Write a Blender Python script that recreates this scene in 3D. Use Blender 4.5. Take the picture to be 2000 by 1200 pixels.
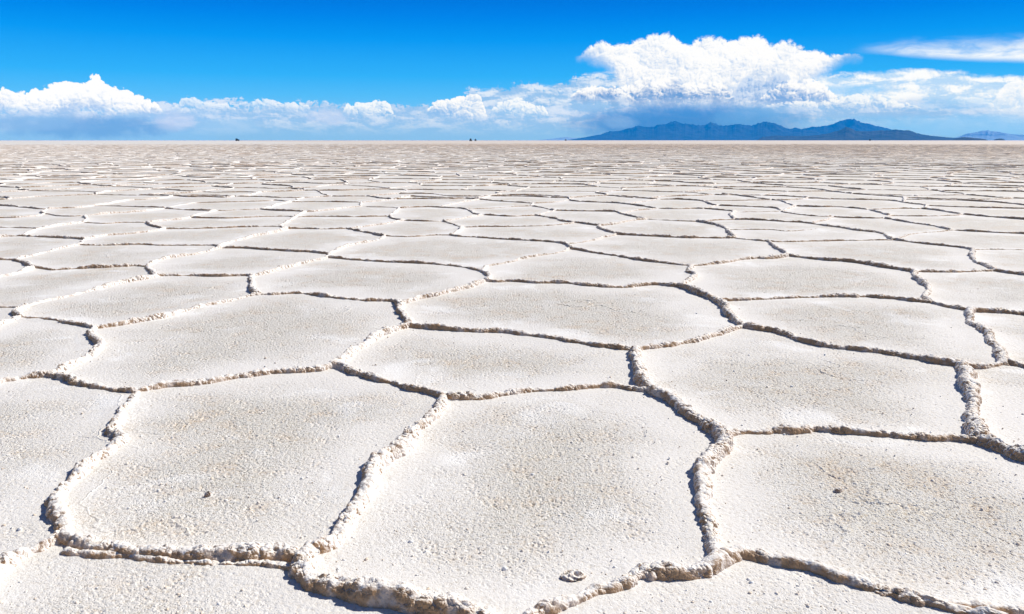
import bpy, bmesh, math, random
import numpy as np
from mathutils import Vector, kdtree, geometry
R = math.radians
random.seed(7); rng = np.random.default_rng(11)
scene = bpy.context.scene
for o in list(bpy.data.objects): bpy.data.objects.remove(o)
col = scene.collection

# ------------------------------------------------------------------ camera
CAM_H = 1.5; FPX = 28.0/36.0*2000.0; PITCH = math.atan(325.7/FPX)
cam = bpy.data.cameras.new('camera'); cam.lens = 28; cam.sensor_width = 36
cam.clip_start = 0.05; cam.clip_end = 400000
co = bpy.data.objects.new('camera', cam); col.objects.link(co); scene.camera = co
co.location = (0, 0, CAM_H); co.rotation_euler = (math.pi/2-PITCH, 0, 0)
SP, CP = math.sin(PITCH), math.cos(PITCH)
def ray(px, py):
    a = (px-1000)/FPX; b = (600-py)/FPX
    return a, CP+b*SP, -SP+b*CP                      # x, y (forward), z
def ground(px, py, z=0.015):
    x, y, w = ray(px, py); t = (CAM_H-z)/(-w); return (x*t, y*t)
def azel(px, py):
    x, y, w = ray(px, py); return math.atan2(x, y), math.atan2(w, math.hypot(x, y))

# ------------------------------------------------------------------ light
SUN_AZ, SUN_EL = R(62), R(43)          # clockwise from +Y (camera heading); the sun stands to the right, slightly ahead
sun = bpy.data.lights.new('sun', 'SUN'); sun.energy = 4.7; sun.angle = R(0.53); sun.color = (1, 0.945, 0.845)
so = bpy.data.objects.new('sun', sun); col.objects.link(so)
sd = Vector((math.sin(SUN_AZ)*math.cos(SUN_EL), math.cos(SUN_AZ)*math.cos(SUN_EL), math.sin(SUN_EL)))
so.rotation_euler = sd.to_track_quat('Z', 'Y').to_euler(); so.location = sd*100
scene.view_settings.view_transform = 'Standard'; scene.view_settings.look = 'None'
scene.view_settings.gamma = 1; EXPO = 0.22; scene.view_settings.exposure = EXPO
scene.render.engine = 'CYCLES'
scene.cycles.max_bounces = 6; scene.cycles.diffuse_bounces = 3; scene.cycles.volume_bounces = 2

# ------------------------------------------------------------------ node helper
class NT:
    def __init__(s, nt): s.nt = nt; nt.nodes.clear()
    def n(s, typ, ins=None, **kw):
        nd = s.nt.nodes.new(typ)
        for k, v in kw.items(): setattr(nd, k, v)
        for k, v in (ins or {}).items(): s.set(nd.inputs[k], v)
        return nd
    def set(s, sock, v):
        if isinstance(v, bpy.types.NodeSocket): s.nt.links.new(v, sock)
        elif isinstance(v, bpy.types.Node): s.nt.links.new(v.outputs[0], sock)
        else: sock.default_value = v
    def m(s, op, a, b=0.0, c=None, clamp=False):
        ins = {0: a, 1: b}
        if c is not None: ins[2] = c
        return s.n('ShaderNodeMath', ins, operation=op, use_clamp=clamp).outputs[0]
    def vm(s, op, a, b=(0,0,0)): return s.n('ShaderNodeVectorMath', {0: a, 1: b}, operation=op).outputs[0]
    def sc(s, a, k): return s.n('ShaderNodeVectorMath', {0: a, 'Scale': k}, operation='SCALE').outputs[0]
    def mr(s, v, a, b, c=0.0, d=1.0, t='LINEAR'):
        return s.n('ShaderNodeMapRange', {0: v, 1: a, 2: b, 3: c, 4: d}, interpolation_type=t).outputs[0]
    def ss(s, v, a, b, c=0.0, d=1.0): return s.mr(v, a, b, c, d, 'SMOOTHSTEP')
    def mix(s, f, a, b, bt='MIX'):
        nd = s.n('ShaderNodeMix', None, data_type='RGBA', blend_type=bt)
        s.set(nd.inputs[0], f)
        for i, v in ((6, a), (7, b)):
            if isinstance(v, tuple) and len(v) == 3: v = v+(1,)
            s.set(nd.inputs[i], v)
        return nd.outputs[2]
    def noise(s, vec, scale, detail=2, rough=0.5, dist=0.0, lac=2.0):
        return s.n('ShaderNodeTexNoise', {'Vector': vec, 'Scale': scale, 'Detail': detail, 'Roughness': rough, 'Distortion': dist, 'Lacunarity': lac}, noise_dimensions='3D').outputs[0]
    def vor(s, vec, scale, feat='F1', smooth=None, rnd=1.0, detail=0.0, rough=0.5):
        nd = s.n('ShaderNodeTexVoronoi', None, feature=feat)
        s.set(nd.inputs['Vector'], vec); s.set(nd.inputs['Scale'], scale); s.set(nd.inputs['Randomness'], rnd)
        s.set(nd.inputs['Detail'], detail); s.set(nd.inputs['Roughness'], rough)
        if smooth is not None: s.set(nd.inputs['Smoothness'], smooth)
        return nd.outputs['Distance']
    def ramp(s, v, pts, interp='LINEAR'):
        nd = s.n('ShaderNodeValToRGB', {0: v}); cr = nd.color_ramp; cr.interpolation = interp
        while len(cr.elements) > 1: cr.elements.remove(cr.elements[0])
        cr.elements[0].position = pts[0][0]; cr.elements[0].color = tuple(pts[0][1])+(1,)
        for p, c in pts[1:]:
            e = cr.elements.new(p); e.color = tuple(c)+(1,)
        return nd.outputs[0]
def slin(r, g, b):
    f = lambda c: (c/255/12.92) if c/255 <= 0.04045 else ((c/255+0.055)/1.055)**2.4
    return (f(r), f(g), f(b))
def lin(r, g, b):                                     # display colour -> scene radiance at this exposure
    return tuple(c/2**EXPO for c in slin(r, g, b))

# ------------------------------------------------------------------ sky (world)
world = bpy.data.worlds.new('World'); scene.world = world; world.use_nodes = True
W = NT(world.node_tree)
gen = W.n('ShaderNodeTexCoord').outputs['Generated']
sx = W.n('ShaderNodeSeparateXYZ', {0: gen})
X, Y, Z = sx.outputs
hor = W.m('SQRT', W.m('ADD', W.m('MULTIPLY', X, X), W.m('MULTIPLY', Y, Y)))
AZ = W.m('ARCTAN2', X, Y)                            # radians clockwise from the heading
EL = W.m('ARCTAN2', Z, hor)
sky = W.n('ShaderNodeTexSky', None, sky_type='NISHITA', sun_disc=False, sun_elevation=SUN_EL, sun_rotation=SUN_AZ,
          altitude=3650, air_density=1.0, dust_density=0.5, ozone_density=2.0).outputs[0]
SKYK = 0.038
skyl = W.sc(W.n('ShaderNodeHueSaturation', {'Saturation': 0.55, 'Color': sky}).outputs[0], SKYK)
eln = W.m('DIVIDE', EL, R(20))                       # 0 at horizon, 1 at 20 degrees
def eld(py): return max(0.0, azel(1000, py)[1]/R(20))
grad = W.ramp(eln, [(0, lin(140,200,242)), (eld(240), lin(128,200,246)), (eld(190), lin(86,190,250)), (eld(150), lin(50,178,250)),
                    (eld(80), lin(10,154,244)), (eld(30), lin(0,132,234)), (eld(0), lin(0,121,224)), (0.75, lin(0,106,208)), (1, lin(0,96,196))])
base = W.mix(W.ss(eln, 0.9, 2.0), grad, skyl)
# cloud coordinates: pixels of the photo turned to angles once, here; everything below is in degrees
D = 180/math.pi
A = W.m('MULTIPLY', AZ, D); E = W.m('MULTIPLY', EL, D)
P = W.n('ShaderNodeCombineXYZ', {0: A, 1: E, 2: 0.0}).outputs[0]
def adeg(px, py=200): return math.degrees(azel(px, py)[0])
def edeg(py, px=1000): return math.degrees(azel(px, py)[1])
def curve(pts):
    """elevation (deg) as a function of azimuth, from points in the photo"""
    q = sorted((adeg(x, y), edeg(y, x)) for x, y in pts)
    t = W.m('DIVIDE', W.m('ADD', A, 50.0), 100.0)
    nd = W.n('ShaderNodeFloatCurve', {'Value': t}); cm = nd.mapping; c = cm.curves[0]
    cm.use_clip = False
    g = [((a+50)/100, (e+2)/14) for a, e in q]
    c.points[0].location = g[0]; c.points[1].location = g[-1]
    for p in g[1:-1]: c.points.new(*p)
    for p in c.points: p.handle_type = 'AUTO_CLAMPED'
    cm.update()
    return W.m('SUBTRACT', W.m('MULTIPLY', nd.outputs[0], 14.0), 2.0)
def dome(vec, scale):
    f = W.m('MULTIPLY', W.vor(vec, scale, 'F1'), 1.12)
    return W.m('SQRT', W.m('MAXIMUM', W.m('SUBTRACT', 1.0, W.m('MULTIPLY', f, f)), 0.0))
def billow(vec):
    o = W.m('MULTIPLY', dome(vec, 0.9), 0.38)
    o = W.m('ADD', o, W.m('MULTIPLY', dome(vec, 2.2), 0.30))
    o = W.m('ADD', o, W.m('MULTIPLY', dome(vec, 4.9), 0.20))
    return W.m('ADD', o, W.m('MULTIPLY', dome(vec, 10.1), 0.12))
wn = lambda sc, k: W.sc(W.vm('SUBTRACT', W.n('ShaderNodeTexNoise', {'Vector': P, 'Scale': sc, 'Detail': 3.0}, noise_dimensions='3D').outputs[1], (0.5, 0.5, 0.5)), k)
PW = W.vm('ADD', W.vm('ADD', P, wn(0.8, 0.9)), wn(3.0, 0.22))
PW = W.vm('MULTIPLY', PW, (1.0, 1.15, 1.0))
PWs = W.vm('ADD', PW, (0.10, 0.12, 0.0))             # towards the sun
B0 = billow(PW); B1 = billow(PWs)
REL = W.m('SUBTRACT', B0, B1)                        # >0 faces the sun
soft = W.noise(P, 1.1, 7, 0.58)
Pst = W.vm('MULTIPLY', P, (0.45, 1.6, 1.0))
lowf = W.noise(P, 0.42, 3, 0.5)
streak = W.noise(Pst, 1.0, 7, 0.6, 0.4)
def window(x0, x1, f=0.6):
    a0, a1 = adeg(x0), adeg(x1)
    return W.m('MULTIPLY', W.ss(A, a0-f, a0+f), W.ss(A, a1-f, a1+f, 1.0, 0.0))
def cumulus(below, top, bot, x0, x1, hi, lo, amp=0.9, edge=0.07, opac=1.0, f=0.4, belly=0.9, relk=2.2, bedge=0.45, shift=0.0):
    '''a bank of cumulus between two skylines; billowed upper edge, soft flat bottom'''
    T = curve(top); Bt = curve(bot)
    w = window(x0, x1, f)
    nT = W.m('MULTIPLY', W.m('SUBTRACT', B0, 0.74), amp*4.0)
    T2 = W.m('ADD', Bt, W.m('MULTIPLY', W.m('SUBTRACT', T, Bt), w))      # ends taper down to the bottom
    d = W.m('SUBTRACT', W.m('ADD', T2, nT), E)
    up = W.ss(d, 0.0, edge)
    db = W.m('SUBTRACT', E, W.m('ADD', Bt, W.m('MULTIPLY', W.m('SUBTRACT', soft, 0.5), 1.0)))
    dn = W.ss(db, -bedge, bedge)
    al = W.m('MULTIPLY', W.m('MULTIPLY', up, dn), W.ss(w, 0.0, 0.35))
    al = W.m('MULTIPLY', al, opac)
    h = W.m('DIVIDE', W.m('SUBTRACT', E, Bt), W.m('MAXIMUM', W.m('SUBTRACT', T2, Bt), 0.2))   # 0 bottom .. 1 top
    light = W.m('ADD', W.m('ADD', W.m('MULTIPLY', h, belly), 0.30+shift), W.m('MULTIPLY', REL, relk))
    light = W.m('ADD', light, W.m('ADD', W.m('MULTIPLY', W.m('SUBTRACT', soft, 0.5), 1.1), W.m('MULTIPLY', W.m('SUBTRACT', lowf, 0.5), 1.8)))
    c = W.mix(W.ss(light, 0.0, 1.25), lo, hi)
    return W.mix(al, below, c)
def stratus(below, top, bot, x0, x1, hi, lo, opac=0.9, f=1.0, wob=1.1, gap=0.5, th=(0.36, 0.62)):
    '''a soft layered sheet, combed out sideways'''
    T = curve(top); Bt = curve(bot)
    n = W.m('MULTIPLY', W.m('SUBTRACT', streak, 0.5), wob)
    n = W.m('ADD', n, W.m('MULTIPLY', W.m('SUBTRACT', B0, 0.74), 0.35))
    al = W.m('MULTIPLY', W.ss(W.m('SUBTRACT', W.m('ADD', T, n), E), -0.05, 0.35), W.ss(W.m('SUBTRACT', E, W.m('ADD', Bt, n)), -0.35, 0.35))
    k = W.ss(streak, th[0], th[1])
    al = W.m('MULTIPLY', W.m('MULTIPLY', al, W.m('ADD', W.m('MULTIPLY', k, gap), 1-gap)), W.m('MULTIPLY', window(x0, x1, f), opac))
    return W.mix(al, below, W.mix(W.ss(W.m('ADD', streak, W.m('MULTIPLY', REL, 0.3)), 0.40, 0.60), lo, hi))
white = lin(255,255,255)
cur = base
# pale veil along the horizon (distant cloud deck and rain)
vt = curve([(-300,205),(0,205),(200,210),(320,202),(450,198),(600,202),(700,206),(850,205),(930,170),(1000,168),(1080,160),(1150,150),(1300,160),(1600,160),(1800,170),(2000,170),(2300,180)])
dv = W.m('SUBTRACT', W.m('ADD', vt, W.m('ADD', W.m('MULTIPLY', W.m('SUBTRACT', streak, 0.5), 1.0), W.m('MULTIPLY', W.m('SUBTRACT', B0, 0.74), 1.6))), E)
veil = W.m('MULTIPLY', W.ss(dv, 0.0, 0.25), 0.92)
vcol = W.mix(W.ss(W.m('ADD', streak, W.m('MULTIPLY', REL, 0.25)), 0.40, 0.64), lin(156,198,240), lin(220,232,250))
vcol = W.mix(W.ss(E, 1.7, 0.1), vcol, lin(138,194,238))
cur = W.mix(veil, cur, vcol)
def blob(px, py, wx, wy, n=0.8):
    a, e = adeg(px, py), edeg(py, px)
    dx = W.m('DIVIDE', W.m('SUBTRACT', A, a), wx); dy = W.m('DIVIDE', W.m('SUBTRACT', E, e), wy)
    r = W.m('ADD', W.m('MULTIPLY', dx, dx), W.m('MULTIPLY', dy, dy))
    r = W.m('ADD', r, W.m('MULTIPLY', W.m('SUBTRACT', soft, 0.5), n*2))
    return W.ss(r, 1.0, 0.1)
def wipe(cur, b, c, k): return W.mix(W.m('MULTIPLY', b, k), cur, c)
cur = wipe(cur, blob(170, 248, 6.5, 0.9), lin(104,166,224), 0.8)
cur = wipe(cur, blob(60, 236, 3.0, 0.8), lin(150,195,238), 0.5)
cur = wipe(cur, blob(340, 236, 1.6, 0.8), lin(200,214,244), 0.5)
cur = wipe(cur, blob(640, 228, 1.8, 0.7), lin(204,220,248), 0.6)
cur = wipe(cur, blob(450, 246, 2.4, 0.7), lin(158,204,244), 0.6)
# soft sheets left and right of the tall cloud
cur = stratus(cur, [(880,182),(930,172),(1000,168),(1070,162),(1120,154),(1160,140),(1250,140),(1300,150)], [(880,200),(1000,206),(1200,210),(1300,210)],
              925, 1290, lin(226,238,252), lin(150,196,238), opac=0.85, f=0.8)
cur = stratus(cur, [(1580,146),(1640,142),(1700,138),(1780,134),(1850,136),(1930,146),(1980,146),(2100,150),(2300,150)], [(1580,205),(1700,205),(1800,196),(1900,205),(2000,215),(2300,215)],
              1585, 2600, lin(252,254,255), lin(190,222,250), opac=1.0, f=0.8, gap=0.08, wob=0.7)
cur = wipe(cur, blob(1650, 176, 3.2, 0.45, 0.7), lin(140,205,252), 0.7)
cur = wipe(cur, blob(1860, 205, 3.6, 0.5, 0.9), lin(146,206,252), 0.35)
# tall anvil cloud on the right
cur = cumulus(cur, [(1080,116),(1130,108),(1150,88),(1165,80),(1200,84),(1235,80),(1265,70),(1300,64),(1325,76),(1345,84),(1360,74),(1400,70),(1425,74),(1450,72),(1490,66),(1503,84),(1530,78),(1560,88),(1610,96),(1660,101),(1720,118)],
              [(1080,108),(1130,109),(1165,118),(1200,138),(1240,205),(1540,205),(1570,170),(1610,142),(1640,120),(1666,106),(1720,120)],
              1128, 1672, white, lin(196,216,242), amp=0.20, edge=0.26, f=0.35, belly=0.80, relk=2.4, bedge=0.7, shift=0.16)
# thin cirrus lens
ct = curve([(1640,100),(1700,84),(1780,78),(1900,74),(2000,66),(2200,50)]); cb = curve([(1640,106),(1700,106),(1800,114),(1900,120),(2000,123),(2200,130)])
cn = W.m('MULTIPLY', W.m('SUBTRACT', streak, 0.5), 0.6)
ca = W.m('MULTIPLY', W.ss(W.m('SUBTRACT', W.m('ADD', ct, cn), E), -0.2, 1.1), W.ss(W.m('SUBTRACT', E, W.m('ADD', cb, W.m('MULTIPLY', cn, 0.3))), -0.1, 0.35))
ca = W.m('MULTIPLY', W.m('MULTIPLY', ca, window(1700, 2500, 2.2)), W.ss(streak, 0.3, 0.6, 0.45, 1.0))
cur = W.mix(ca, cur, lin(246,251,255))
# rain-blue below the big cloud
cur = wipe(cur, blob(1340, 243, 9.5, 1.7, 0.3), lin(66,147,218), 0.96)
cur = wipe(cur, blob(1480, 232, 3.5, 1.0, 0.6), lin(110,178,234), 0.6)
cur = wipe(cur, blob(1700, 246, 6.0, 0.8, 0.6), lin(128,198,248), 0.6)
cur = wipe(cur, blob(1900, 246, 6.0, 0.9, 0.6), lin(140,205,252), 0.7)
cur = wipe(cur, blob(1215, 240, 1.5, 0.5, 0.9), lin(142,190,238), 0.5)
# shadowed blue-grey cores
cur = cumulus(cur, [(1400,200),(1425,168),(1450,150),(1470,142),(1490,150),(1520,142),(1545,154),(1570,172),(1600,200)], [(1400,198),(1600,200)], 1432, 1560, lin(200,220,246), lin(122,172,228), amp=0.30, edge=0.30, belly=0.9, opac=0.75, f=0.9, relk=3.0)
# front cumulus rows under the anvil
cur = cumulus(cur, [(1080,184),(1140,172),(1190,168),(1230,166),(1262,152),(1280,160),(1305,150),(1345,164),(1400,162),(1440,184)],
              [(1080,190),(1200,196),(1300,198),(1440,192)], 1120, 1428, white, lin(108,160,218), amp=0.26, edge=0.10, belly=1.1, shift=-0.16)
cur = cumulus(cur, [(1440,190),(1480,180),(1510,172),(1545,160),(1575,156),(1612,166),(1640,188),(1700,184),(1760,196)],
              [(1400,192),(1500,198),(1600,200),(1760,212)], 1490, 1640, white, lin(120,170,226), amp=0.28, edge=0.10, belly=1.0, shift=-0.12)
cur = cumulus(cur, [(1480,206),(1560,200),(1620,196),(1660,186),(1700,184),(1740,194),(1790,206)], [(1480,210),(1600,213),(1700,214),(1790,214)], 1500, 1790, lin(250,253,255), lin(140,192,240), amp=0.22, edge=0.10, opac=0.9, f=0.8)
cur = cumulus(cur, [(1900,196),(1930,160),(1955,140),(1975,140),(2000,152),(2100,150),(2300,160)], [(1900,214),(1940,216),(2000,222),(2300,230)], 1950, 2700, white, lin(206,228,250), amp=0.22, edge=0.16, opac=0.8, f=1.1, bedge=0.8)
# left and middle cumulus
cur = cumulus(cur, [(-500,160),(-200,150),(0,170),(25,180),(60,176),(95,168),(130,160),(165,164),(186,146),(200,154),(212,170),(245,176),(270,186),(300,198),(330,210)],
              [(-500,222),(0,218),(150,220),(330,222)], -1600, 312, white, lin(170,202,240), amp=0.26, edge=0.09, belly=1.3, shift=0.12)
cur = cumulus(cur, [(320,212),(345,204),(370,190),(400,200),(440,203),(480,200),(505,192),(530,198),(570,200),(600,206),(640,212)],
              [(320,216),(450,216),(640,216)], 335, 606, lin(240,247,255), lin(150,198,242), amp=0.2, edge=0.10, opac=0.85)
cur = cumulus(cur, [(660,214),(690,202),(715,204),(745,196),(765,212),(780,218)], [(660,220),(720,226),(780,230)], 672, 768, lin(248,252,255), lin(136,192,240), amp=0.2, edge=0.07, opac=0.95, f=0.25)
cur = cumulus(cur, [(790,214),(830,206),(860,198),(880,194),(905,184),(925,182),(940,194),(960,214)], [(790,218),(860,222),(920,230),(960,232)], 838, 948, white, lin(136,188,238), amp=0.24, edge=0.06, f=0.3)
cur = cumulus(cur, [(950,210),(985,198),(1010,192),(1030,202),(1050,204),(1075,216)], [(950,218),(1010,226),(1075,228)], 962, 1068, lin(250,253,255), lin(146,198,242), amp=0.22, edge=0.07, opac=0.95, f=0.3)
# the air between: the haze below takes its share, so the sky behind it is that much brighter
HZ = 31000.0; HT = 640.0; HDEN = 4.2e-5; HCOL = (0.005, 0.33, 0.93); HJ = (0.72, 0.74, 0.78)
Lh = W.m('MINIMUM', W.m('DIVIDE', HZ, W.m('MAXIMUM', W.m('ABSOLUTE', Y), 0.5)), W.m('DIVIDE', HT, W.m('MAXIMUM', Z, 0.001)))
Tr = W.m('EXPONENT', W.m('MULTIPLY', Lh, -HDEN))
inter = W.sc(tuple(c*j for c, j in zip(HCOL, HJ)), W.m('SUBTRACT', 1.0, Tr))
cur = W.vm('MAXIMUM', W.sc(W.vm('SUBTRACT', cur, inter), W.m('DIVIDE', 1.0, Tr)), (0.0, 0.0, 0.0))
# below the horizon: keep it plain
cur = W.mix(W.ss(E, -0.3, -1.5), cur, (0.3, 0.32, 0.36))
bg = W.n('ShaderNodeBackground', {'Color': cur, 'Strength': 1.0})
W.nt.links.new(bg.outputs[0], W.n('ShaderNodeOutputWorld').inputs['Surface'])
world.cycles.sampling_method = 'MANUAL'; world.cycles.sample_map_resolution = 1024

# ------------------------------------------------------------------ helpers for things
def tag(o, label=None, cat=None, group=None, kind=None):
    if label: o['label'] = label
    if cat: o['category'] = cat
    if group: o['group'] = group
    if kind: o['kind'] = kind
    return o
def grid_mesh(name, V, F, mat, parent=None, smooth=True, attrs=None):
    me = bpy.data.meshes.new(name); V = np.asarray(V, np.float32); F = np.asarray(F, np.int32)
    me.vertices.add(len(V)); me.vertices.foreach_set('co', V.ravel())
    k = F.shape[1]
    me.loops.add(F.size); me.loops.foreach_set('vertex_index', F.ravel())
    me.polygons.add(len(F)); me.polygons.foreach_set('loop_start', np.arange(0, F.size, k, dtype=np.int32))
    me.polygons.foreach_set('loop_total', np.full(len(F), k, np.int32))
    me.polygons.foreach_set('use_smooth', np.full(len(F), smooth))
    for an, av in (attrs or {}).items():
        a = me.attributes.new(an, 'FLOAT', 'POINT'); a.data.foreach_set('value', np.asarray(av, np.float32).ravel())
    me.update(calc_edges=True); me.validate()
    me.materials.append(mat)
    o = bpy.data.objects.new(name, me); col.objects.link(o); o.parent = parent
    return o
def grid_faces(nr, nc):
    i = np.arange((nr-1)*nc).reshape(nr-1, nc)[:, :-1].ravel()
    return np.stack([i, i+1, i+nc+1, i+nc], 1)
def vnoise(x, y, seed=0):
    """smooth value noise in 2D, 0..1"""
    xi = np.floor(x).astype(np.int64); yi = np.floor(y).astype(np.int64)
    fx = x-xi; fy = y-yi; fx = fx*fx*(3-2*fx); fy = fy*fy*(3-2*fy)
    def h(a, b):
        n = (a*374761393+b*668265263+seed*974634777) & 0xffffffff
        n = ((n ^ (n >> 13))*1274126177) & 0xffffffff
        return ((n ^ (n >> 16)) & 0xffff)/65535.0
    return (h(xi, yi)*(1-fx)+h(xi+1, yi)*fx)*(1-fy)+(h(xi, yi+1)*(1-fx)+h(xi+1, yi+1)*fx)*fy
def fbm(x, y, o=5, seed=0, ridged=False):
    s = 0; a = 1; t = 0
    for k in range(o):
        v = vnoise(x*2**k, y*2**k, seed+k*17)
        if ridged: v = 1-abs(2*v-1)
        s = s+a*v; t += a; a *= 0.52
    return s/t

# ------------------------------------------------------------------ materials
def material(name):
    m = bpy.data.materials.new(name); m.use_nodes = True; return m, NT(m.node_tree)
def finish(N, bsdf, disp=None):
    out = N.n('ShaderNodeOutputMaterial', {'Surface': bsdf.outputs[0]})
    if disp is not None: N.nt.links.new(disp.outputs[0], out.inputs['Displacement'])

mat_flat, N = material('salt_crust')
pos = N.n('ShaderNodeNewGeometry').outputs['Position']
edge = N.n('ShaderNodeAttribute', None, attribute_name='edge').outputs['Fac']       # 0 at a ridge .. 1 in the middle of a cell
big = N.noise(pos, 0.9, 3, 0.55); mid = N.noise(pos, 5.0, 4, 0.6); grain = N.noise(pos, 55.0, 4, 0.65); fineg = N.noise(pos, 190.0, 2, 0.6)
vg = N.vor(pos, 42.0, 'F1', None, 1.0)               # crystals about 2.5 cm
vf = N.vor(pos, 105.0, 'F1', None, 1.0)
rough_area = N.ss(N.m('ADD', N.m('MULTIPLY', edge, 0.5), N.m('MULTIPLY', big, 1.0)), 0.45, 1.0)
tanp = N.m('MULTIPLY', N.ss(N.m('ADD', mid, N.m('MULTIPLY', big, 0.5)), 0.72, 1.0), rough_area)
c = N.mix(rough_area, (0.785, 0.768, 0.755), (0.71, 0.683, 0.635))
c = N.mix(N.m('MULTIPLY', N.ss(grain, 0.50, 0.68), N.m('ADD', N.m('MULTIPLY', rough_area, 0.55), 0.32)), c, (0.50, 0.43, 0.34))
c = N.mix(N.m('MULTIPLY', N.ss(fineg, 0.55, 0.75), 0.35), c, (0.56, 0.53, 0.49))
c = N.mix(N.m('MULTIPLY', tanp, N.ss(grain, 0.40, 0.60, 0.25, 0.75)), c, (0.66, 0.53, 0.40))
c = N.mix(N.m('MULTIPLY', N.ss(vg, 0.33, 0.08), N.m('MULTIPLY', N.ss(mid, 0.45, 0.7), 0.8)), c, (0.90, 0.89, 0.87))
pl = N.noise(pos, 1.9, 4, 0.6, 0.6)                    # powdery white sweeps over the grey crust
c = N.mix(N.m('MULTIPLY', N.ss(pl, 0.54, 0.68), N.m('ADD', N.m('MULTIPLY', N.m('SUBTRACT', 1.0, edge), 0.5), 0.35)), c, (0.87, 0.865, 0.86))
sp_ = N.n('ShaderNodeSeparateXYZ', {0: pos})
dirty = N.ss(N.m('ADD', N.m('ADD', N.m('MULTIPLY', sp_.outputs[0], 0.008), N.m('MULTIPLY', sp_.outputs[1], 0.003)), N.m('MULTIPLY', N.noise(pos, 0.03, 4, 0.6), 1.1)), 0.75, 1.5)
c = N.mix(N.m('MULTIPLY', dirty, 0.6), c, (0.66, 0.56, 0.47))
b = N.n('ShaderNodeBsdfPrincipled', {'Base Color': c, 'Roughness': 0.72, 'Specular IOR Level': 0.3})
hgt = N.m('ADD', N.m('MULTIPLY', grain, 0.013), N.m('MULTIPLY', N.m('MULTIPLY', N.ss(vg, 0.55, 0.0), N.ss(mid, 0.35, 0.65)), 0.0075))
hgt = N.m('ADD', hgt, N.m('MULTIPLY', N.ss(vf, 0.5, 0.0), 0.0032))
hgt = N.m('ADD', hgt, N.m('MULTIPLY', mid, 0.010))
hgt = N.m('ADD', hgt, N.m('MULTIPLY', fineg, 0.0022))
cp = N.vm('ADD', pos, N.sc(N.vm('SUBTRACT', N.n('ShaderNodeTexNoise', {'Vector': pos, 'Scale': 2.5, 'Detail': 4.0}).outputs[1], (.5,.5,.5)), 0.5))
crk = N.m('MULTIPLY', N.ss(N.vor(cp, 0.9, 'DISTANCE_TO_EDGE'), 0.010, 0.0), N.ss(N.noise(pos, 0.8, 2, 0.5), 0.50, 0.62))   # hairline cracks here and there
hgt = N.m('SUBTRACT', hgt, N.m('MULTIPLY', crk, 0.006))
d = N.n('ShaderNodeDisplacement', {'Height': hgt, 'Midlevel': 0.014, 'Scale': N.m('MULTIPLY', N.n('ShaderNodeAttribute', None, attribute_name='relief').outputs['Fac'], N.m('ADD', N.m('MULTIPLY', rough_area, 0.85), 0.27))})
finish(N, b, d); mat_flat.displacement_method = 'BOTH'

mat_ridge, N = material('salt_ridge')
pos = N.n('ShaderNodeNewGeometry').outputs['Position']
hf = N.n('ShaderNodeAttribute', None, attribute_name='hfrac').outputs['Fac']
lod = N.n('ShaderNodeAttribute', None, attribute_name='lod').outputs['Fac']
pn = N.vm('ADD', pos, N.sc(N.vm('SUBTRACT', N.n('ShaderNodeTexNoise', {'Vector': pos, 'Scale': 30.0, 'Detail': 2.0}).outputs[1], (.5,.5,.5)), 0.02))
v1 = N.vor(pn, 38.0, 'SMOOTH_F1', 0.15, 1.0); v2 = N.vor(pn, 75.0, 'F1', None, 1.0); v3 = N.vor(pn, 17.0, 'SMOOTH_F1', 0.3, 1.0)
n1 = N.noise(pos, 140.0, 3, 0.6); patch = N.noise(pos, 11.0, 3, 0.6); patch2 = N.noise(pos, 28.0, 2, 0.5)
nz = N.n('ShaderNodeSeparateXYZ', {0: N.n('ShaderNodeNewGeometry').outputs['Normal']})
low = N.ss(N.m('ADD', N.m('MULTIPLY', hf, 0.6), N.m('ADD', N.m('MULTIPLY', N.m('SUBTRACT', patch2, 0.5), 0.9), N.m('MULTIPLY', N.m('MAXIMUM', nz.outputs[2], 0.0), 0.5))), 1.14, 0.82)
shade_side = N.ss(N.m('ADD', N.m('MULTIPLY', nz.outputs[0], -0.45), N.m('MULTIPLY', nz.outputs[1], -0.9)), -0.10, 0.5, 0.10, 1.0)       # shade painted in: browner on faces turned from the sun
stain_shade = N.m('MULTIPLY', low, N.m('MULTIPLY', shade_side, N.ss(patch, 0.34, 0.52, 0.65, 1.0)))  # mud stain of the flanks, deepened by that painted shade
c = N.mix(stain_shade, (0.91, 0.89, 0.865), (0.41, 0.24, 0.12))
c = N.mix(N.m('MULTIPLY', N.ss(v2, 0.3, 0.6), 0.22), c, (0.52, 0.37, 0.24))
sp_ = N.n('ShaderNodeSeparateXYZ', {0: pos})
dirty = N.ss(N.m('ADD', N.m('ADD', N.m('MULTIPLY', sp_.outputs[0], 0.008), N.m('MULTIPLY', sp_.outputs[1], 0.003)), N.m('MULTIPLY', N.noise(pos, 0.03, 4, 0.6), 1.1)), 0.75, 1.5)
c = N.mix(N.m('MULTIPLY', dirty, 0.75), c, (0.62, 0.46, 0.34))
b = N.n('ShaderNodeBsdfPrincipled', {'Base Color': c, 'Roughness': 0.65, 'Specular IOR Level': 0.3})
sq = lambda v, r: N.m('SUBTRACT', r*r, N.m('MULTIPLY', v, v))
rgh = N.ss(N.noise(pos, 4.5, 2, 0.5), 0.35, 0.65, 0.35, 1.25)
h = N.m('MULTIPLY', rgh, N.m('ADD', N.m('MULTIPLY', sq(v1, 0.6), 0.014), N.m('MULTIPLY', sq(v2, 0.6), 0.005)))
h = N.m('ADD', h, N.m('MULTIPLY', N.m('SUBTRACT', 0.5, v3), 0.016))
h = N.m('ADD', h, N.m('MULTIPLY', N.m('SUBTRACT', n1, 0.5), 0.003))
d = N.n('ShaderNodeDisplacement', {'Height': h, 'Midlevel': 0.003, 'Scale': lod})
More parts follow.
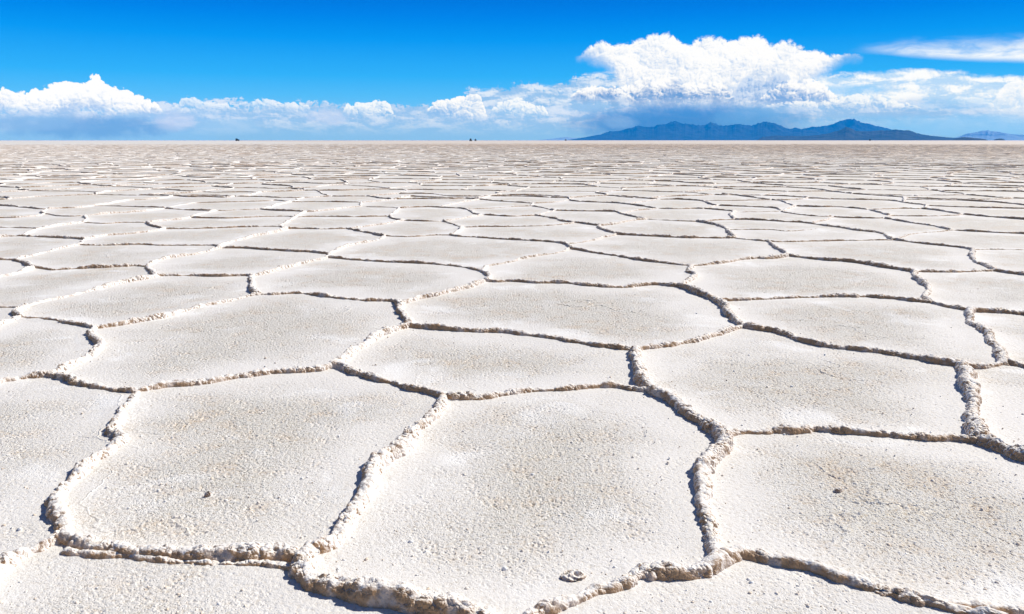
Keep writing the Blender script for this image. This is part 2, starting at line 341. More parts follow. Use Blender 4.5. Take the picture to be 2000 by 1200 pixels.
finish(N, b, d); mat_ridge.displacement_method = 'BOTH'

# ------------------------------------------------------------------ ridge network: traced in the near and middle field
TR = """
-40 756 0 745 25 741 62 735 95 732
95 732 117 737 146 744 192 753 233 762 267 763 | 1.15
95 732 112 725 140 710 175 692 190 672 183 655 181 645 186 639 | 1.1
186 639 165 635 130 629 90 622 55 620 40 618
40 618 20 625 0 634 -40 648
40 618 35 610 47 600 | 1.2
47 600 0 598 -40 600 | .6
47 600 65 595 100 586 135 577 185 564 215 557 250 550 287 544 307 539
307 539 297 535 288 528 287 521 | 1.15
287 521 292 515 320 505 350 500 390 495 430 484
287 521 265 519 217 521 175 522 130 524 100 525 65 521
65 521 42 530 0 540 -50 552
65 521 57 517 47 511 30 507
30 507 0 507 -40 506
30 507 62 499 92 491 120 485 155 478
155 478 182 479 220 479 275 477 325 479 410 479 430 484 | .9
155 478 162 472 167 467
167 467 150 465 112 463 75 461 43 460
43 460 5 462 -40 467
43 460 66 450 82 446
82 446 40 445 0 444 -40 444
82 446 112 440 140 437 162 434
162 434 166 427 168 421
168 421 140 422 112 421 88 417 | .7
88 417 76 421 40 424 0 425 -40 427 | .8
88 417 84 412 90 408
90 408 82 408 60 406 26 403 -10 400
90 408 120 406 152 405 180 402 216 397 250 391 288 389 320 386 338 382
182 402 230 402 280 404 325 405 | .8
168 421 200 418 240 415 280 412 322 407
322 407 340 403 370 397 400 395 450 394 520 392 540 391 568 394 | .7
322 407 380 410 424 411
162 434 204 436 240 434 288 434 | .8
288 434 324 430 356 427 373 424
373 424 384 420 400 416 424 411
373 424 400 425 448 426 488 424 556 422 576 424 | .8
288 434 300 441 322 446
322 446 290 452 250 456 210 459 176 464 167 467
322 446 376 446 416 445 472 443 512 442 546 442 | .8
546 442 556 436 566 430 578 423
578 423 586 418 597 413
597 413 576 412 540 411 508 408
508 408 488 409 440 411 424 411 | .8
508 408 524 405 540 400 568 394
568 394 620 394 660 394 705 395 | .8
705 395 704 401 706 403
706 403 680 405 648 409 620 412 597 413
706 403 724 404 770 405 778 406 | .7
705 395 720 394 760 390 790 386 800 383
778 406 772 412 762 420
760 422 700 423 660 423 600 423 578 424 | .9
760 422 768 426 788 430
788 430 760 436 730 440 690 445 678 446
678 446 640 447 600 446 560 446 | .9
560 446 552 443 546 442
560 446 540 452 500 460 460 469 430 478 430 484
430 484 450 484 500 485 550 489 600 491 642 495 | .9
642 495 640 502 600 511 562 521 525 531 494 538
494 538 475 537 425 539 362 538 320 538 307 539 | .95
494 538 485 545 490 557 497 567 504 574 | 1.2
504 574 487 577 450 587 400 596 362 606 312 620 262 629 212 636 186 639
504 574 525 574 575 572 612 574 650 579 687 584 725 587 765 589 782 594 | 1.05
782 594 787 610 797 622 799 633 | 1.25
782 594 812 584 850 576 887 566 925 557 948 548
948 548 952 538 940 529 925 525 887 519 837 514 750 510 700 507 662 504 642 502
942 530 948 520 975 514 1000 509 1037 501 1082 494 1107 486 1115 483 | .9
948 548 975 549 1000 548 1050 551 1100 551 1150 556 1212 559 1275 555 1325 558
1325 558 1345 550 1357 537 1345 530 1348 519 | 1.1
1348 519 1312 515 1250 507 1212 500 1175 495 1115 485
1115 483 1110 478 1096 474 1050 471 1000 468 940 464 910 462 880 459
1102 476 1125 474 1162 467 1195 459 1203 456 | .85
880 459 850 459 800 462 752 461 | .9
752 461 740 458 712 453 678 446
752 461 736 468 700 475 670 482 642 495
880 459 896 452 904 443
904 443 880 437 868 431
868 431 840 432 788 430 | .8
868 431 890 428 920 423 943 419
943 419 928 417 920 413 904 407 860 405 830 404 778 406
943 419 970 420 1000 422 1046 420 | .9
905 408 940 407 980 405 1010 403 1038 402 | .7
1038 402 1040 397
1038 402 1060 406 1084 411
1084 411 1060 417 1046 420 | .8
1084 411 1096 411 1140 412 1200 413 1212 417 1240 423 1262 428
1040 397 980 393 936 389
936 389 900 395 862 403
936 389 896 386 840 385 800 383
936 389 964 381
1040 397 1060 396 1090 394 1112 390 | .8
1112 390 1128 393 1200 396 1230 399 1284 407
1112 390 1112 386 1100 384 1050 381 964 381
1112 386 1160 383 1200 382 1268 387 1287 389 | .8
1284 407 1240 411 1212 417 | .8
1284 407 1328 408 1360 407 1400 409 1438 413
1438 413 1428 418 1434 427 | 1.1
1436 428 1400 429 1362 432 1330 431 1262 428 | .7
1262 428 1240 430 1200 437 1170 440
1362 432 1400 439 1416 445 1420 452 1434 463 | 1.1
1046 420 1080 426 1100 431 1122 434
1122 434 1170 440
1122 434 1076 440 1000 442 950 442 904 443 | .7
1170 440 1174 446 1203 456
1203 456 1220 458 1280 461 1340 464 1400 464 1434 464
1434 464 1460 467 1500 471
1420 448 1500 448 1540 451 1600 446 | .5
1500 471 1540 472 1600 470 1640 469 1747 468 | .75
1500 471 1515 482 1532 495 1540 499
1540 499 1500 504 1475 504 1425 510 1387 516 1348 519 | .95
1540 499 1575 504 1662 511 1725 521 1775 529 1786 530 | 1.1
1786 530 1875 531 1943 528
1943 528 2000 536 2050 541 | 1.1
1943 528 1930 521 1905 511 1902 500 1895 488 1870 482 1812 476 1747 468 | 1.1
1895 488 1925 486 2000 487 2050 487 | .6
1747 468 1720 455 1680 450 1624 442 1576 435 1540 433 1480 429 1436 428
1747 468 1780 457 1830 452 1861 449 | .7
1861 449 2000 456 2050 459 | 1.1
1861 449 1826 442 1800 438 1770 433 1728 426
1728 426 1700 426 1640 424 1627 422 | .8
1627 422 1612 429 1580 436 | .8
1627 422 1600 422 1548 417 1526 413
1728 426 1744 421 1800 422 1856 421 1880 418 | .8
1738 420 1712 413 1697 409
1697 409 1640 404 1600 404 1552 402
1552 402 1540 407 1526 413
1552 402 1528 393 1507 390
1507 390 1460 384 1412 378
1526 413 1446 414 1438 413 | .7
1526 411 1512 406 1480 404 1402 401
1402 401 1372 408 | .8
1402 401 1386 398 1370 392 1328 389 1287 389
1287 389 1230 397 | .7
1370 392 1440 391 1507 390 | .6
1507 390 1540 390 1576 387 1570 382 | .8
1576 387 1660 389 1736 391 1770 396 1812 401
1812 401 1798 407 1770 407 1697 409 | .8
1798 407 1840 412 1880 418
1812 401 1880 404 1960 406 2050 408 | .9
1880 418 1940 424 2000 428 2050 432 | 1.05
1766 394 1764 386 1750 384 1664 378
1766 386 1840 389 1900 392 1960 396 2000 400 2050 404
1325 558 1350 566 1375 575 1400 587 1415 605 1435 620 1452 636 | 1.2
1406 586 1462 585 1500 584 1537 582 1575 579 1650 580 1712 581 1775 587 1820 591
1820 591 1862 600 1895 606 | 1.15
1786 530 1787 537 1795 547 1807 557 1812 570 1810 582 1818 590 | 1.15
1895 606 1937 609 1975 611 2050 621
1895 606 1890 615 1895 630 1920 647 1932 667 1945 682 1950 696 1958 711 | 1.2
1452 636 1487 642 1512 647 1562 662 1605 670 1662 680 1725 687 1775 696 1825 705 1882 715 | 1.05
1882 715 1912 717 1945 712 1967 710 2000 716 2050 724
1452 636 1437 639 1400 650 1362 662 1312 672 1240 682
1240 682 1200 679 1162 676 1125 670 1087 662 1050 656 1000 650 975 647 925 645 875 642 820 637 799 635
799 635 782 640 745 652 712 672 680 690 650 713 | 1.1
650 713 625 719 582 722 525 727 492 732 458 737 396 747 333 752 300 757 268 763
650 713 667 717 717 733 758 744 800 758 833 762 870 774 | 1.1
870 774 896 777 946 775 1000 765 1042 762 1104 760 1167 754 1200 753 1233 758 1273 763
1273 763 1250 746 1242 725 1238 704 1240 682 | 1.3
1273 763 1300 775 1333 796 1375 825 1410 848 | 1.15
1410 848 1458 844 1500 844 1554 842 1604 840 1667 846 1729 851 1812 854 1875 856 1915 860
1915 860 1937 867 1971 879 2000 894 2060 925 | 1.15
1882 715 1890 728 1896 754 1900 783 1904 812 1912 837 1915 860 | 1.4
1410 848 1404 871 1378 900 1370 933 1373 971 1381 1008 1392 1046 1400 1090 | 1.25
1410 1090 1375 1112 1333 1119 1292 1117 1242 1117 1208 1133 1167 1148 1117 1171 1062 1192 1030 1206 985 1232 | 1.05
1242 1106 1290 1108 1333 1110 | .6
1410 1088 1458 1083 1500 1092 1533 1100 1583 1112 1646 1131 1708 1150 1771 1164 1833 1181 1896 1197 1970 1225 | 1.15
1833 1172 1896 1180 2000 1197 2080 1212 | .8
268 763 250 783 225 812 212 842 230 856 200 879 158 912 131 946 121 983 125 1017 119 1050 | 1.15
119 1050 83 1071 46 1087 21 1108 0 1121 -60 1160 | 1.05
119 1050 167 1067 208 1071 250 1077 292 1078 333 1082 375 1088 417 1088 500 1089 550 1084 597 1090 | 1.1
130 1075 200 1085 312 1098 375 1100 458 1103 521 1102 567 1110 590 1118 | .7
597 1090 608 1075 646 1062 669 1037 679 1008 700 975 721 937 746 904 783 883 808 854 829 825 858 796 870 774 | 1.25
597 1090 583 1112 596 1138 633 1154 675 1164 717 1172 767 1173 817 1181 867 1189 917 1198 960 1212 985 1232 | 1.3
985 1232 975 1300 | 1.2
"""
edges = []
for ln in TR.strip().splitlines():
    w = 1.0
    if '|' in ln: ln, ws = ln.split('|'); w = float(ws)
    v = list(map(float, ln.split()))
    edges.append((np.array([ground(v[i], v[i+1]) for i in range(0, len(v), 2)]), w))
traced_nodes = np.array([e[0][k] for e in edges for k in (0, -1)])

# ------------------------------------------------------------------ and a cell network of the same grain all around it
YB = 391.0                                           # photo row where the tracing ends
def pix(p):
    z = p[1]*CP+CAM_H*SP
    if z < 0.3: return None
    return 1000+p[0]/z*FPX, 600+(CAM_H*CP-p[1]*SP)/z*FPX
def in_traced(p):
    q = pix(p)
    return q is not None and -45 < q[0] < 2055 and YB < q[1] < 1240
SPC = 2.45; RMAX = 420.0
pts = []
ny = int(RMAX/(SPC*0.866))+2
for j in range(-14, ny):
    y = j*SPC*0.866
    xm = max(22.0, abs(y)*0.86+6)
    if y < 0: xm = 26
    n = int(xm/SPC)
    for i in range(-n, n+1):
        x = i*SPC+(j % 2)*SPC/2
        if math.hypot(x, y) > RMAX: continue
        pts.append(Vector((x+random.uniform(-1, 1)*0.42*SPC, y+random.uniform(-1, 1)*0.42*SPC)))
res = geometry.delaunay_2d_cdt(pts, [], [], 0, 1e-5)
dv_, df_ = res[0], res[2]
T = np.array([f for f in df_ if len(f) == 3]); VV = np.array([(v.x, v.y) for v in dv_])
a, b_, c_ = VV[T[:, 0]], VV[T[:, 1]], VV[T[:, 2]]
dd = 2*(a[:, 0]*(b_[:, 1]-c_[:, 1])+b_[:, 0]*(c_[:, 1]-a[:, 1])+c_[:, 0]*(a[:, 1]-b_[:, 1]))
a2, b2, c2 = (a**2).sum(1), (b_**2).sum(1), (c_**2).sum(1)
cc = np.stack([(a2*(b_[:, 1]-c_[:, 1])+b2*(c_[:, 1]-a[:, 1])+c2*(a[:, 1]-b_[:, 1]))/dd,
               (a2*(c_[:, 0]-b_[:, 0])+b2*(a[:, 0]-c_[:, 0])+c2*(b_[:, 0]-a[:, 0]))/dd], 1)
em = {}
vor_edges = []
for ti, t in enumerate(T):
    for k in range(3):
        key = (min(t[k], t[(k+1) % 3]), max(t[k], t[(k+1) % 3]))
        if key in em: vor_edges.append((em.pop(key), ti))
        else: em[key] = ti
for i, j in vor_edges:
    p, q = cc[i], cc[j]
    L = np.hypot(*(q-p))
    if L > 6 or max(np.hypot(*p), np.hypot(*q)) > RMAX+5: continue
    ip, iq = in_traced(p), in_traced(q)
    if ip and iq: continue
    if ip or iq:
        o_, i_ = (q, p) if ip else (p, q)            # run the loose end into the nearest traced junction
        dn = np.hypot(*(traced_nodes-o_).T); k = dn.argmin()
        if dn[k] > 2.6 or dn[k] < 0.15: continue
        p, q = o_, traced_nodes[k]
        L = np.hypot(*(q-p))
    ins = 0
    for t_ in np.linspace(0.1, 0.9, 9):
        g_ = pix(p+(q-p)*t_)
        ins += g_ is not None and -10 < g_[0] < 2010 and YB+6 < g_[1] < 1240
    if ins > 1: continue
    r0 = np.hypot(*(0.5*(p+q)))
    if random.random() < (r0-230)/190: continue       # the farthest seams thin out
    w = random.choice([1.15, 1.05, 1.0, 0.95, 0.85, 0.7, 0.6])
    if r0 < 120:
        nrm = np.array([-(q-p)[1], (q-p)[0]])
        m1 = p+(q-p)*0.33+nrm*random.uniform(-.10, .10); m2 = p+(q-p)*0.67+nrm*random.uniform(-.10, .10)
        edges.append((np.array([p, m1, m2, q]), w))
    else: edges.append((np.array([p, q]), w))

def catmull(P, step):
    if len(P) < 3:
        L = np.hypot(*(P[1]-P[0])); n = max(2, int(L/step)+1); t = np.linspace(0, 1, n)[:, None]
        return P[0]*(1-t)+P[1]*t
    Q = np.vstack([2*P[0]-P[1], P, 2*P[-1]-P[-2]]); out = []
    for i in range(1, len(Q)-2):
        p0, p1, p2, p3 = Q[i-1:i+3]; L = np.hypot(*(p2-p1)); n = max(2, int(L/step)+1)
        t = np.linspace(0, 1, n, endpoint=False)[:, None]
        out.append(0.5*(2*p1+(p2-p0)*t+(2*p0-5*p1+4*p2-p3)*t*t+(3*p1-p0-3*p2+p3)*t**3))
    out.append(P[-1:]); return np.vstack(out)
LV = [(4.2, .006, 38), (8, .011, 26), (15, .026, 15), (32, .07, 9), (80, .20, 7), (1e9, .7, 5)]
Vs, Fs, Hs, Ls, base_i = [], [], [], [], 0
samples = []
for ei, (P_, w) in enumerate(edges):
    rmin = np.hypot(P_[:, 0], P_[:, 1]).min()
    step, nc = next((s, n) for r, s, n in LV if rmin < r)
    if step < 0.05 and not any(pix(p) and -150 < pix(p)[0] < 2150 and pix(p)[1] < 1320 for p in P_): step, nc = 0.05, 10
    C = catmull(P_, step)
    if rmin < 40:                                    # run a little past each junction so the ends bury in each other
        e0 = C[0]-C[1]; e1 = C[-1]-C[-2]; e0 = e0/(np.hypot(*e0)+1e-9); e1 = e1/(np.hypot(*e1)+1e-9)
        kx = np.arange(step, 0.03*w, step)
        if len(kx): C = np.vstack([C[0]+e0*kx[::-1, None], C, C[-1]+e1*kx[:, None]])
    n = len(C)
    tg = np.gradient(C, axis=0); ln = np.hypot(tg[:, 0], tg[:, 1])+1e-9; tg = tg/ln[:, None]
    nr = np.stack([-tg[:, 1], tg[:, 0]], 1)
    s = np.concatenate([[0], np.cumsum(np.hypot(*(C[1:]-C[:-1]).T))]); S = s[-1]
    so_ = ei*37.7
    z0 = np.zeros(n)
    wig = (vnoise(s/0.35+so_, z0, 3)-.5)*0.055+(vnoise(s/0.11+so_, z0, 4)-.5)*0.022
    fade = np.clip(np.minimum(s, S-s)/0.2, 0, 1)
    C = C+nr*(wig*fade)[:, None]
    bead = vnoise(s/0.075+so_, z0, 5); lumpy = vnoise(s/0.55+so_, z0, 6); vary = vnoise(s/0.22+so_, z0, 8)
    hw = (0.0275+0.015*lumpy+0.010*(bead-.5)+.012*(vary-.5))*w
    hh = (0.028+0.018*lumpy+0.015*(bead-.5)+0.018*(vary-.5))*w**1.2
    if rmin > 60: hh = hh*float(np.interp(rmin, [60, 150, 300, 420], [0.66, 0.50, 0.34, 0.18]))
    endf = np.sqrt(np.clip(np.minimum(s, S-s)/(0.9*hw), 0, 1)) if rmin < 40 else np.ones(n)
    hh = np.maximum(hh*endf, 0.001)
    u = np.linspace(-1, 1, nc)
    prof = np.where(abs(u) < 0.8, (1-(abs(u)/0.8)**2.4)**0.62, 0)
    lat = np.sign(u)*abs(u)**0.85
    zz = prof[None, :]*hh[:, None]
    zz = zz-np.where(abs(u) > 0.95, 0.022, np.where(abs(u) > 0.8, 0.008, 0))[None, :]
    # a second small crest beside the first here and there
    sk = (vnoise(s/0.7+so_, z0, 9)-.5)*0.5
    zz = zz*(1+sk[:, None]*u[None, :])
    xy = C[:, None, :]+nr[:, None, :]*(lat[None, :, None]*hw[:, None, None]*1.12)
    V = np.concatenate([xy, zz[:, :, None]], 2).reshape(-1, 3)
    Vs.append(V); Fs.append(grid_faces(n, nc)[:, ::-1]+base_i); base_i += len(V)
    Hs.append(np.broadcast_to(prof[None, :], (n, nc)).ravel())
    amp = 1.0 if rmin < 15 else (0.8 if rmin < 32 else (0.45 if rmin < 80 else 0.0))
    Ls.append(np.full(n*nc, amp*(0.55+0.45*min(w, 1.2))))
    if rmin < 24: samples.append(C[::max(1, int(0.04/step))])
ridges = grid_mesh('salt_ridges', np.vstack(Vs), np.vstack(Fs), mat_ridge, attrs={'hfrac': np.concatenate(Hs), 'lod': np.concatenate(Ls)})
tag(ridges, kind='structure')
print('ridge verts', base_i, 'edges', len(edges))

# ------------------------------------------------------------------ the salt flat: one sheet to the horizon
rr = [0.05, 0.4, 0.9, 1.3]
r = 1.5
while r < 30000:
    rr.append(r)
    k = 0.0022 if r < 5 else (0.0032 if r < 9 else (0.006 if r < 20 else (0.02 if r < 60 else 0.12)))
    r *= 1+k
rr.append(30400.0); rr = np.array(rr)
aa = np.concatenate([np.arange(-180, -46, 4.0), np.arange(-46, -40, 0.5), np.arange(-40, 40, 0.075), np.arange(40, 46, 0.5), np.arange(46, 181, 4.0)])*math.pi/180
RR, AA = np.meshgrid(rr, aa, indexing='ij')
GX, GY = RR*np.sin(AA), RR*np.cos(AA)
kd_pts = np.vstack(samples); kd = kdtree.KDTree(len(kd_pts))
for i, p in enumerate(kd_pts): kd.insert((p[0], p[1], 0), i)
kd.balance()
gx0, gx1, gy0, gy1, gs = -18.0, 18.0, 0.5, 26.0, 0.08
nx_, ny_ = int((gx1-gx0)/gs)+1, int((gy1-gy0)/gs)+1
DF = np.array([[kd.find((gx0+i*gs, gy0+j*gs, 0))[2] for i in range(nx_)] for j in range(ny_)])
fx = np.clip((GX-gx0)/gs, 0, nx_-1.001); fy = np.clip((GY-gy0)/gs, 0, ny_-1.001)
ix, iy = fx.astype(int), fy.astype(int); fx -= ix; fy -= iy
DE = (DF[iy, ix]*(1-fx)+DF[iy, ix+1]*fx)*(1-fy)+(DF[iy+1, ix]*(1-fx)+DF[iy+1, ix+1]*fx)*fy
EDGE = np.clip(DE/0.75, 0, 1); EDGE = np.where((RR > 25) | (abs(GX) > 17.9) | (GY < 0.6), 0.6, EDGE)
near = np.clip((24-RR)/16, 0, 1)
GZ = (fbm(GX*1.3, GY*1.3, 3, 5)-0.5)*0.012*near+(0.002+0.013*vnoise(GX*2.1, GY*2.1, 44))*(1-np.clip(DE/(0.10+0.16*vnoise(GX*1.7, GY*1.7, 45)), 0, 1))**1.6*(RR < 25)
flat = grid_mesh('salt_flat', np.stack([GX, GY, GZ], 2).reshape(-1, 3), grid_faces(len(rr), len(aa))[:, ::-1], mat_flat, attrs={'edge': EDGE.ravel(), 'relief': np.clip(1.0-(RR-8)/30, 0.12, 1).ravel()})
tag(flat, kind='structure')
print('flat verts', GX.size)

# ------------------------------------------------------------------ loose salt clods on the crust
def clod(px, py, rx, rh, seed, label, lump=0.5):
    gx, gy = ground(px, py, 0.0)
    n = 60; m = 34; V = []
    for i in range(m):
        for j in range(n):
            th = math.pi*0.62*i/(m-1); ph = 2*math.pi*j/n
            V.append((math.sin(th)*math.cos(ph), math.sin(th)*math.sin(ph)*0.8, math.cos(th)))
    V = np.array(V); q = V*2.2+seed
    f = 0.45+0.75*fbm(q[:, 0]+q[:, 2]*1.7, q[:, 1]-q[:, 2]*1.3, 4, seed)+0.15*fbm(q[:, 0]*3-q[:, 2]*2.7, q[:, 1]*3+q[:, 2]*3.3, 3, seed+5)
    V = V*f[:, None]*np.array([rx, rx, rh])
    F = [(i*n+j, i*n+n+j, i*n+n+(j+1) % n, i*n+(j+1) % n) for i in range(m-1) for j in range(n)]
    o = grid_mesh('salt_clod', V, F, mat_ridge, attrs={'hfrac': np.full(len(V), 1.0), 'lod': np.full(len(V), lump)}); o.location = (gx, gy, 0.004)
    return tag(o, label, 'salt clod')
clod(407, 969, 0.017, 0.020, 3, 'small tan salt clod alone in the middle of the big left foreground cell')
clod(1637, 962, 0.022, 0.018, 5, 'pale brownish salt clod on the right foreground cell')
clod(1120, 1128, 0.046, 0.014, 8, 'broad tan lump of salt just behind the bottom centre ridge', 0.8)

# fine crumbs of salt lying everywhere between: nobody could count them
kp = kd_pts[np.hypot(kd_pts[:, 0], kd_pts[:, 1]) < 7.5]
nb = 5200; cx = np.empty((nb, 2))
for i in range(nb):
    if i % 5 < 3:
        p = kp[rng.integers(len(kp))]; a_ = rng.uniform(0, 2*math.pi); d_ = 0.045+abs(rng.normal(0, 0.09)); cx[i] = p[0]+d_*math.cos(a_), p[1]+d_*math.sin(a_)
    else:
        px_, py_ = rng.uniform(-150, 2150), 480+740*rng.uniform(0, 1)**0.6; cx[i] = ground(px_, py_, 0)
ico = bmesh.new(); bmesh.ops.create_icosphere(ico, subdivisions=1, radius=1.0)
iv = np.array([v.co[:] for v in ico.verts]); it = np.array([[v.index for v in f.verts] for f in ico.faces]); ico.free()
sz = 0.0018+0.0022*rng.exponential(0.8, nb); sz = np.minimum(sz, 0.0085)
jit = rng.uniform(0.65, 1.25, (nb, len(iv), 1))
cv = iv[None]*jit*sz[:, None, None]*rng.uniform(0.7, 1.3, (nb, 1, 3))*np.array([1, 1, 0.75])
cv[:, :, 0] += cx[:, 0:1]; cv[:, :, 1] += cx[:, 1:2]; cv[:, :, 2] += (sz*0.05+0.002)[:, None]
mat_crumb, N = material('salt_crumb')
pos = N.n('ShaderNodeNewGeometry').outputs['Position']
finish(N, N.n('ShaderNodeBsdfPrincipled', {'Base Color': N.mix(N.ss(N.noise(pos, 14.0, 2, 0.5), 0.42, 0.62), (0.90, 0.885, 0.86), (0.74, 0.62, 0.50)), 'Roughness': 0.8}))
cr_ = grid_mesh('salt_crumbs', cv.reshape(-1, 3), (it[None]+(np.arange(nb)*len(iv))[:, None, None]).reshape(-1, 3), mat_crumb)
tag(cr_, kind='stuff')

# ------------------------------------------------------------------ far hills
def hillmat(name, c1, c2, sc):
    m, N = material(name)
    pos = N.n('ShaderNodeNewGeometry').outputs['Position']
    n = N.noise(pos, sc, 6, 0.62)
    finish(N, N.n('ShaderNodeBsdfPrincipled', {'Base Color': N.mix(N.ss(n, 0.35, 0.65), c1, c2), 'Roughness': 0.95, 'Specular IOR Level': 0.1}))
    return m
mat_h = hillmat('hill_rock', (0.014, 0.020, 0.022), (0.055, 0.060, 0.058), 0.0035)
mat_hazed = hillmat('hazed_hill', (0.56, 0.66, 0.68), (0.60, 0.69, 0.70), 0.002)  # paleness of distant haze put into the rock colour
def hill(name, dist, sky_pts, depth, seed, mat=mat_h, rows=70, step=1.2, base=0.0):
    """terrain whose skyline, seen from the flat, follows the photo; real depth and spurs"""
    q = sorted(sky_pts); xs = np.arange(q[0][0], q[-1][0]+step, step)
    ys = np.interp(xs, [p[0] for p in q], [p[1] for p in q])
    az = np.array([azel(x, y)[0] for x, y in zip(xs, ys)]); el = np.array([max(azel(x, y)[1], 0) for x, y in zip(xs, ys)])
    el = el*(1+0.13*(fbm(xs/9.0, xs*0, 5, seed, True)-.6))
    n = len(xs); t = np.linspace(-1, 1, rows)
    TT, XX = np.meshgrid(t, xs, indexing='ij'); AZ_, EL_ = np.broadcast_to(az, TT.shape), np.broadcast_to(el, TT.shape)
    crest = (fbm(XX/60, XX*0, 3, seed+3)-.5)*0.5     # the crest line wanders
    tt = TT-crest*(1-TT**2)
    RD = dist+TT*depth
    shape = np.clip(1-abs(tt)**0.85, 0, 1)
    wx = XX/38+1.6*fbm(XX/50, TT*3, 3, seed+31)
    sp = fbm(wx+TT*0.8, TT*4.0+wx*0.5, 5, seed+9, True)
    shape = shape*(0.62+0.45*sp)
    H = shape*np.tan(EL_)*dist
    mx = (H/RD).max(0); H = H*(np.tan(el)/np.maximum(mx, 1e-9))[None, :]
    H = np.where(shape <= 0, -2.0, H)+base
    V = np.stack([RD*np.sin(AZ_), RD*np.cos(AZ_), H], 2).reshape(-1, 3)
    o = grid_mesh(name, V, grid_faces(rows, n)[:, ::-1], mat); tag(o, kind='structure'); return o
hill('mountain_range', 23500, [(1108,274),(1130,270),(1155,266),(1175,262),(1190,257),(1205,256),(1225,252),(1248,246),(1262,248),(1275,248),(1285,244),(1300,243),(1310,239),(1321,236),(1330,240),(1345,243),(1360,244),(1378,244),(1388,239),(1395,241),(1405,245),(1425,245),(1440,242),(1450,244),(1470,245),(1482,240),(1492,238),(1505,239),(1520,244),(1535,250),(1548,253),(1560,252),(1590,256),(1620,264),(1640,274)], 3000, 2)
hill('mountain', 26500, [(1500,274),(1530,262),(1545,252),(1554,250),(1565,252),(1575,250),(1587,246),(1598,248),(1612,245),(1628,242),(1640,237),(1655,233),(1672,233),(1680,238),(1700,243),(1720,248),(1740,253),(1765,262),(1800,274)], 2000, 5)
hill('foothills', 13500, [(1478,274),(1490,267),(1520,265),(1560,266),(1600,264),(1620,260),(1640,254),(1652,248),(1660,250),(1672,256),(1695,257),(1715,255),(1735,255),(1752,253),(1765,255),(1778,255),(1790,260),(1810,264),(1835,267),(1860,269),(1875,270),(1890,272),(1905,274)], 1300, 8)
hill('islet', 9000, [(1862,273.6),(1872,269.5),(1882,268.3),(1895,269),(1908,270.5),(1920,271.5),(1928,273.6)], 260, 12, rows=24, base=2.0)
hill('islet', 9300, [(1941,273.6),(1946,271.8),(1952,271),(1958,271.6),(1963,273.6)], 140, 14, rows=24, step=0.6, base=2.6)
hill('far_mountain', 29300, [(1850,274),(1870,268),(1890,261),(1910,257),(1930,255),(1950,258),(1975,262),(2000,264),(2060,274)], 900, 17, mat=mat_hazed)
hill('far_mountain', 29300, [(1050,274),(1080,271),(1105,268),(1125,270),(1160,274)], 900, 19, mat=mat_hazed)

# ------------------------------------------------------------------ vehicles far out on the flat
def plain(name, c, r=0.5, metal=0.0):
    m, N = material(name)
    g = N.n('ShaderNodeNewGeometry').outputs['Position']
    cc_ = N.mix(N.ss(N.noise(g, 1.5, 3, 0.6), 0.4, 0.7), c, tuple(min(1, v*1.25+0.005) for v in c))
    finish(N, N.n('ShaderNodeBsdfPrincipled', {'Base Color': cc_, 'Roughness': r, 'Metallic': metal})); return m
m_dark = plain('dark_paint', (0.010, 0.012, 0.020), 0.6); m_tyre = plain('rubber', (0.012, 0.012, 0.012), 0.9); m_glass = plain('dark_glass', (0.008, 0.010, 0.015), 0.3); m_tarp = plain('dark_tarpaulin', (0.012, 0.013, 0.018), 0.9)
def prism(prof, w, bev=0.06):
    """side outline (x along the vehicle, z up) pulled across the width"""
    bm = bmesh.new(); vs = [bm.verts.new((x, -w/2, z)) for x, z in prof]; f = bm.faces.new(vs)
    e = bmesh.ops.extrude_face_region(bm, geom=[f]); bmesh.ops.translate(bm, vec=(0, w, 0), verts=[v for v in e['geom'] if isinstance(v, bmesh.types.BMVert)])
    bmesh.ops.recalc_face_normals(bm, faces=bm.faces)
    if bev: bmesh.ops.bevel(bm, geom=list(bm.edges), offset=bev, segments=2, affect='EDGES', clamp_overlap=True)
    return bm
def put(name, bm, mat, parent):
    me = bpy.data.meshes.new(name); bm.to_mesh(me); bm.free(); me.materials.append(mat)
    o = bpy.data.objects.new(name, me); col.objects.link(o); o.parent = parent; return o
def wheel(x, y, r, parent):
    bm = bmesh.new(); bmesh.ops.create_cone(bm, cap_ends=True, segments=24, radius1=r, radius2=r, depth=0.28)
    bmesh.ops.rotate(bm, verts=bm.verts, cent=(0, 0, 0), matrix=__import__('mathutils').Matrix.Rotation(math.pi/2, 3, 'X'))
    bmesh.ops.bevel(bm, geom=[e for e in bm.edges if len(e.link_faces) == 2 and e.calc_face_angle(0) > 1], offset=0.05, segments=2, affect='EDGES')
    o = put('wheel', bm, m_tyre, parent); o.location = (x, y, r); return o
def at(px, dist):
    a = azel(px, 274)[0]; return (dist*math.sin(a), dist*math.cos(a), 0)
def root(name, px, dist, yaw, label, cat, group=None):
    o = bpy.data.objects.new(name, None); col.objects.link(o); o.location = at(px, dist); o.rotation_euler = (0, 0, R(yaw)); o.empty_display_size = 1
    return tag(o, label, cat, group)
t = root('truck', 463.5, 1500, 20, 'black truck silhouette far out on the left horizon, its load tall behind a lower cab', 'truck')
put('cargo_box', prism([(-3.0, 1.0), (0.9, 1.0), (0.9, 3.9), (0.2, 4.3), (-2.4, 4.5), (-3.0, 3.9)], 2.5, .1), m_tarp, t)
put('chassis', prism([(-3.0, 0.6), (3.2, 0.6), (3.2, 0.95), (-3.0, 0.95)], 1.4, .03), m_dark, t)
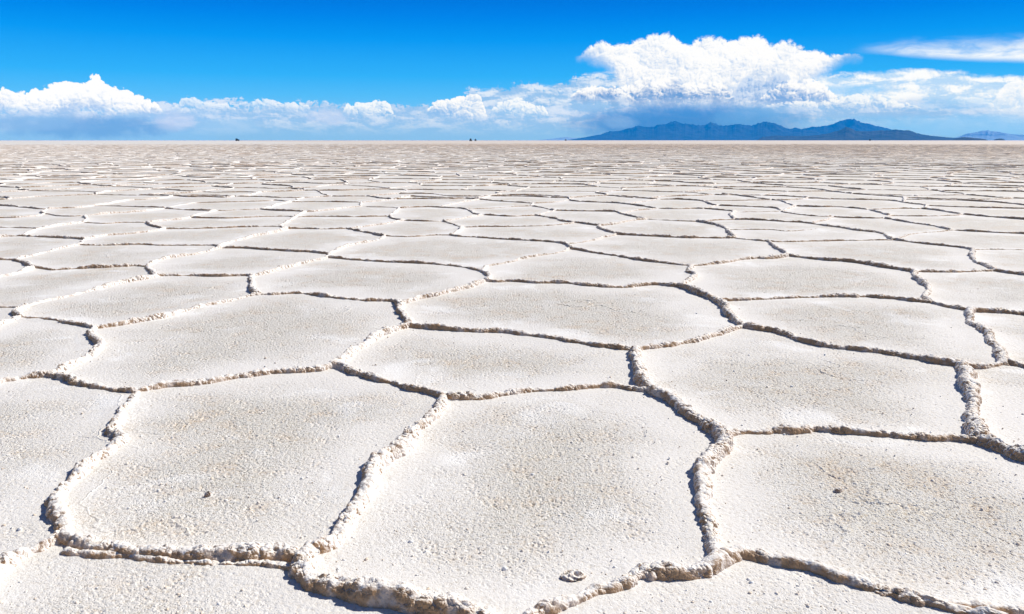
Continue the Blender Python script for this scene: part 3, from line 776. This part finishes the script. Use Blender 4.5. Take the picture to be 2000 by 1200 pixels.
put('cab', prism([(1.0, 0.95), (3.4, 0.95), (3.45, 1.9), (2.9, 2.9), (1.0, 3.1)], 2.3, .1), m_dark, t)
put('windscreen', prism([(3.46, 2.0), (3.5, 2.0), (3.02, 2.75), (2.98, 2.75)], 2.0, 0), m_glass, t)
for x in (-2.2, -1.1, 2.4):
    for y in (-1.05, 1.05): wheel(x, y, 0.52, t)
def jeep(px, dist, yaw, label, k=1.0, group='dark cars far out on the horizon'):
    o = root('off_road_car', px, dist, yaw, label, 'car', group); o.scale = (k, k, k)
    put('body', prism([(-2.3, 0.45), (2.3, 0.45), (2.35, 1.05), (0.95, 1.2), (0.35, 1.85), (-2.2, 1.9), (-2.35, 1.1)], 1.85, .08), m_dark, o)
    put('window', prism([(0.8, 1.25), (0.3, 1.78), (-2.0, 1.8), (-2.1, 1.25)], 1.88, .02), m_glass, o)
    put('roof_load', prism([(-1.9, 1.93), (0.1, 1.93), (-0.1, 2.5), (-0.8, 2.75), (-1.7, 2.6)], 1.4, .08), m_tarp, o)
    for x in (-1.45, 1.45):
        for y in (-.85, .85): wheel(x, y, 0.4, o)
    return o
jeep(919.5, 1150, 84, 'larger of the two dark laden cars close together on the horizon left of centre', 1.4)
jeep(928.5, 1250, 96, 'smaller right-hand one of the two dark laden cars close together on the horizon', 1.25)
jeep(1105, 1900, 80, 'tiny dark laden car on the horizon at the left foot of the mountain range', 1.5)
jeep(1699, 1900, 70, 'tiny dark laden car on the horizon in front of the pointed foothill on the right', 1.5)

# ------------------------------------------------------------------ haze
bm = bmesh.new(); bmesh.ops.create_cube(bm, size=1.0)
for v in bm.verts: v.co = Vector((v.co.x*2*HZ, v.co.y*2*HZ, HT if v.co.z > 0 else -8.0))
hm, N = material('haze_air')
pv = N.n('ShaderNodeVolumePrincipled', {'Color': HCOL+(1,), 'Density': HDEN, 'Anisotropy': 0.0})
N.nt.links.new(pv.outputs[0], N.n('ShaderNodeOutputMaterial').inputs['Volume'])
hz = put('haze', bm, hm, None); tag(hz, kind='stuff')
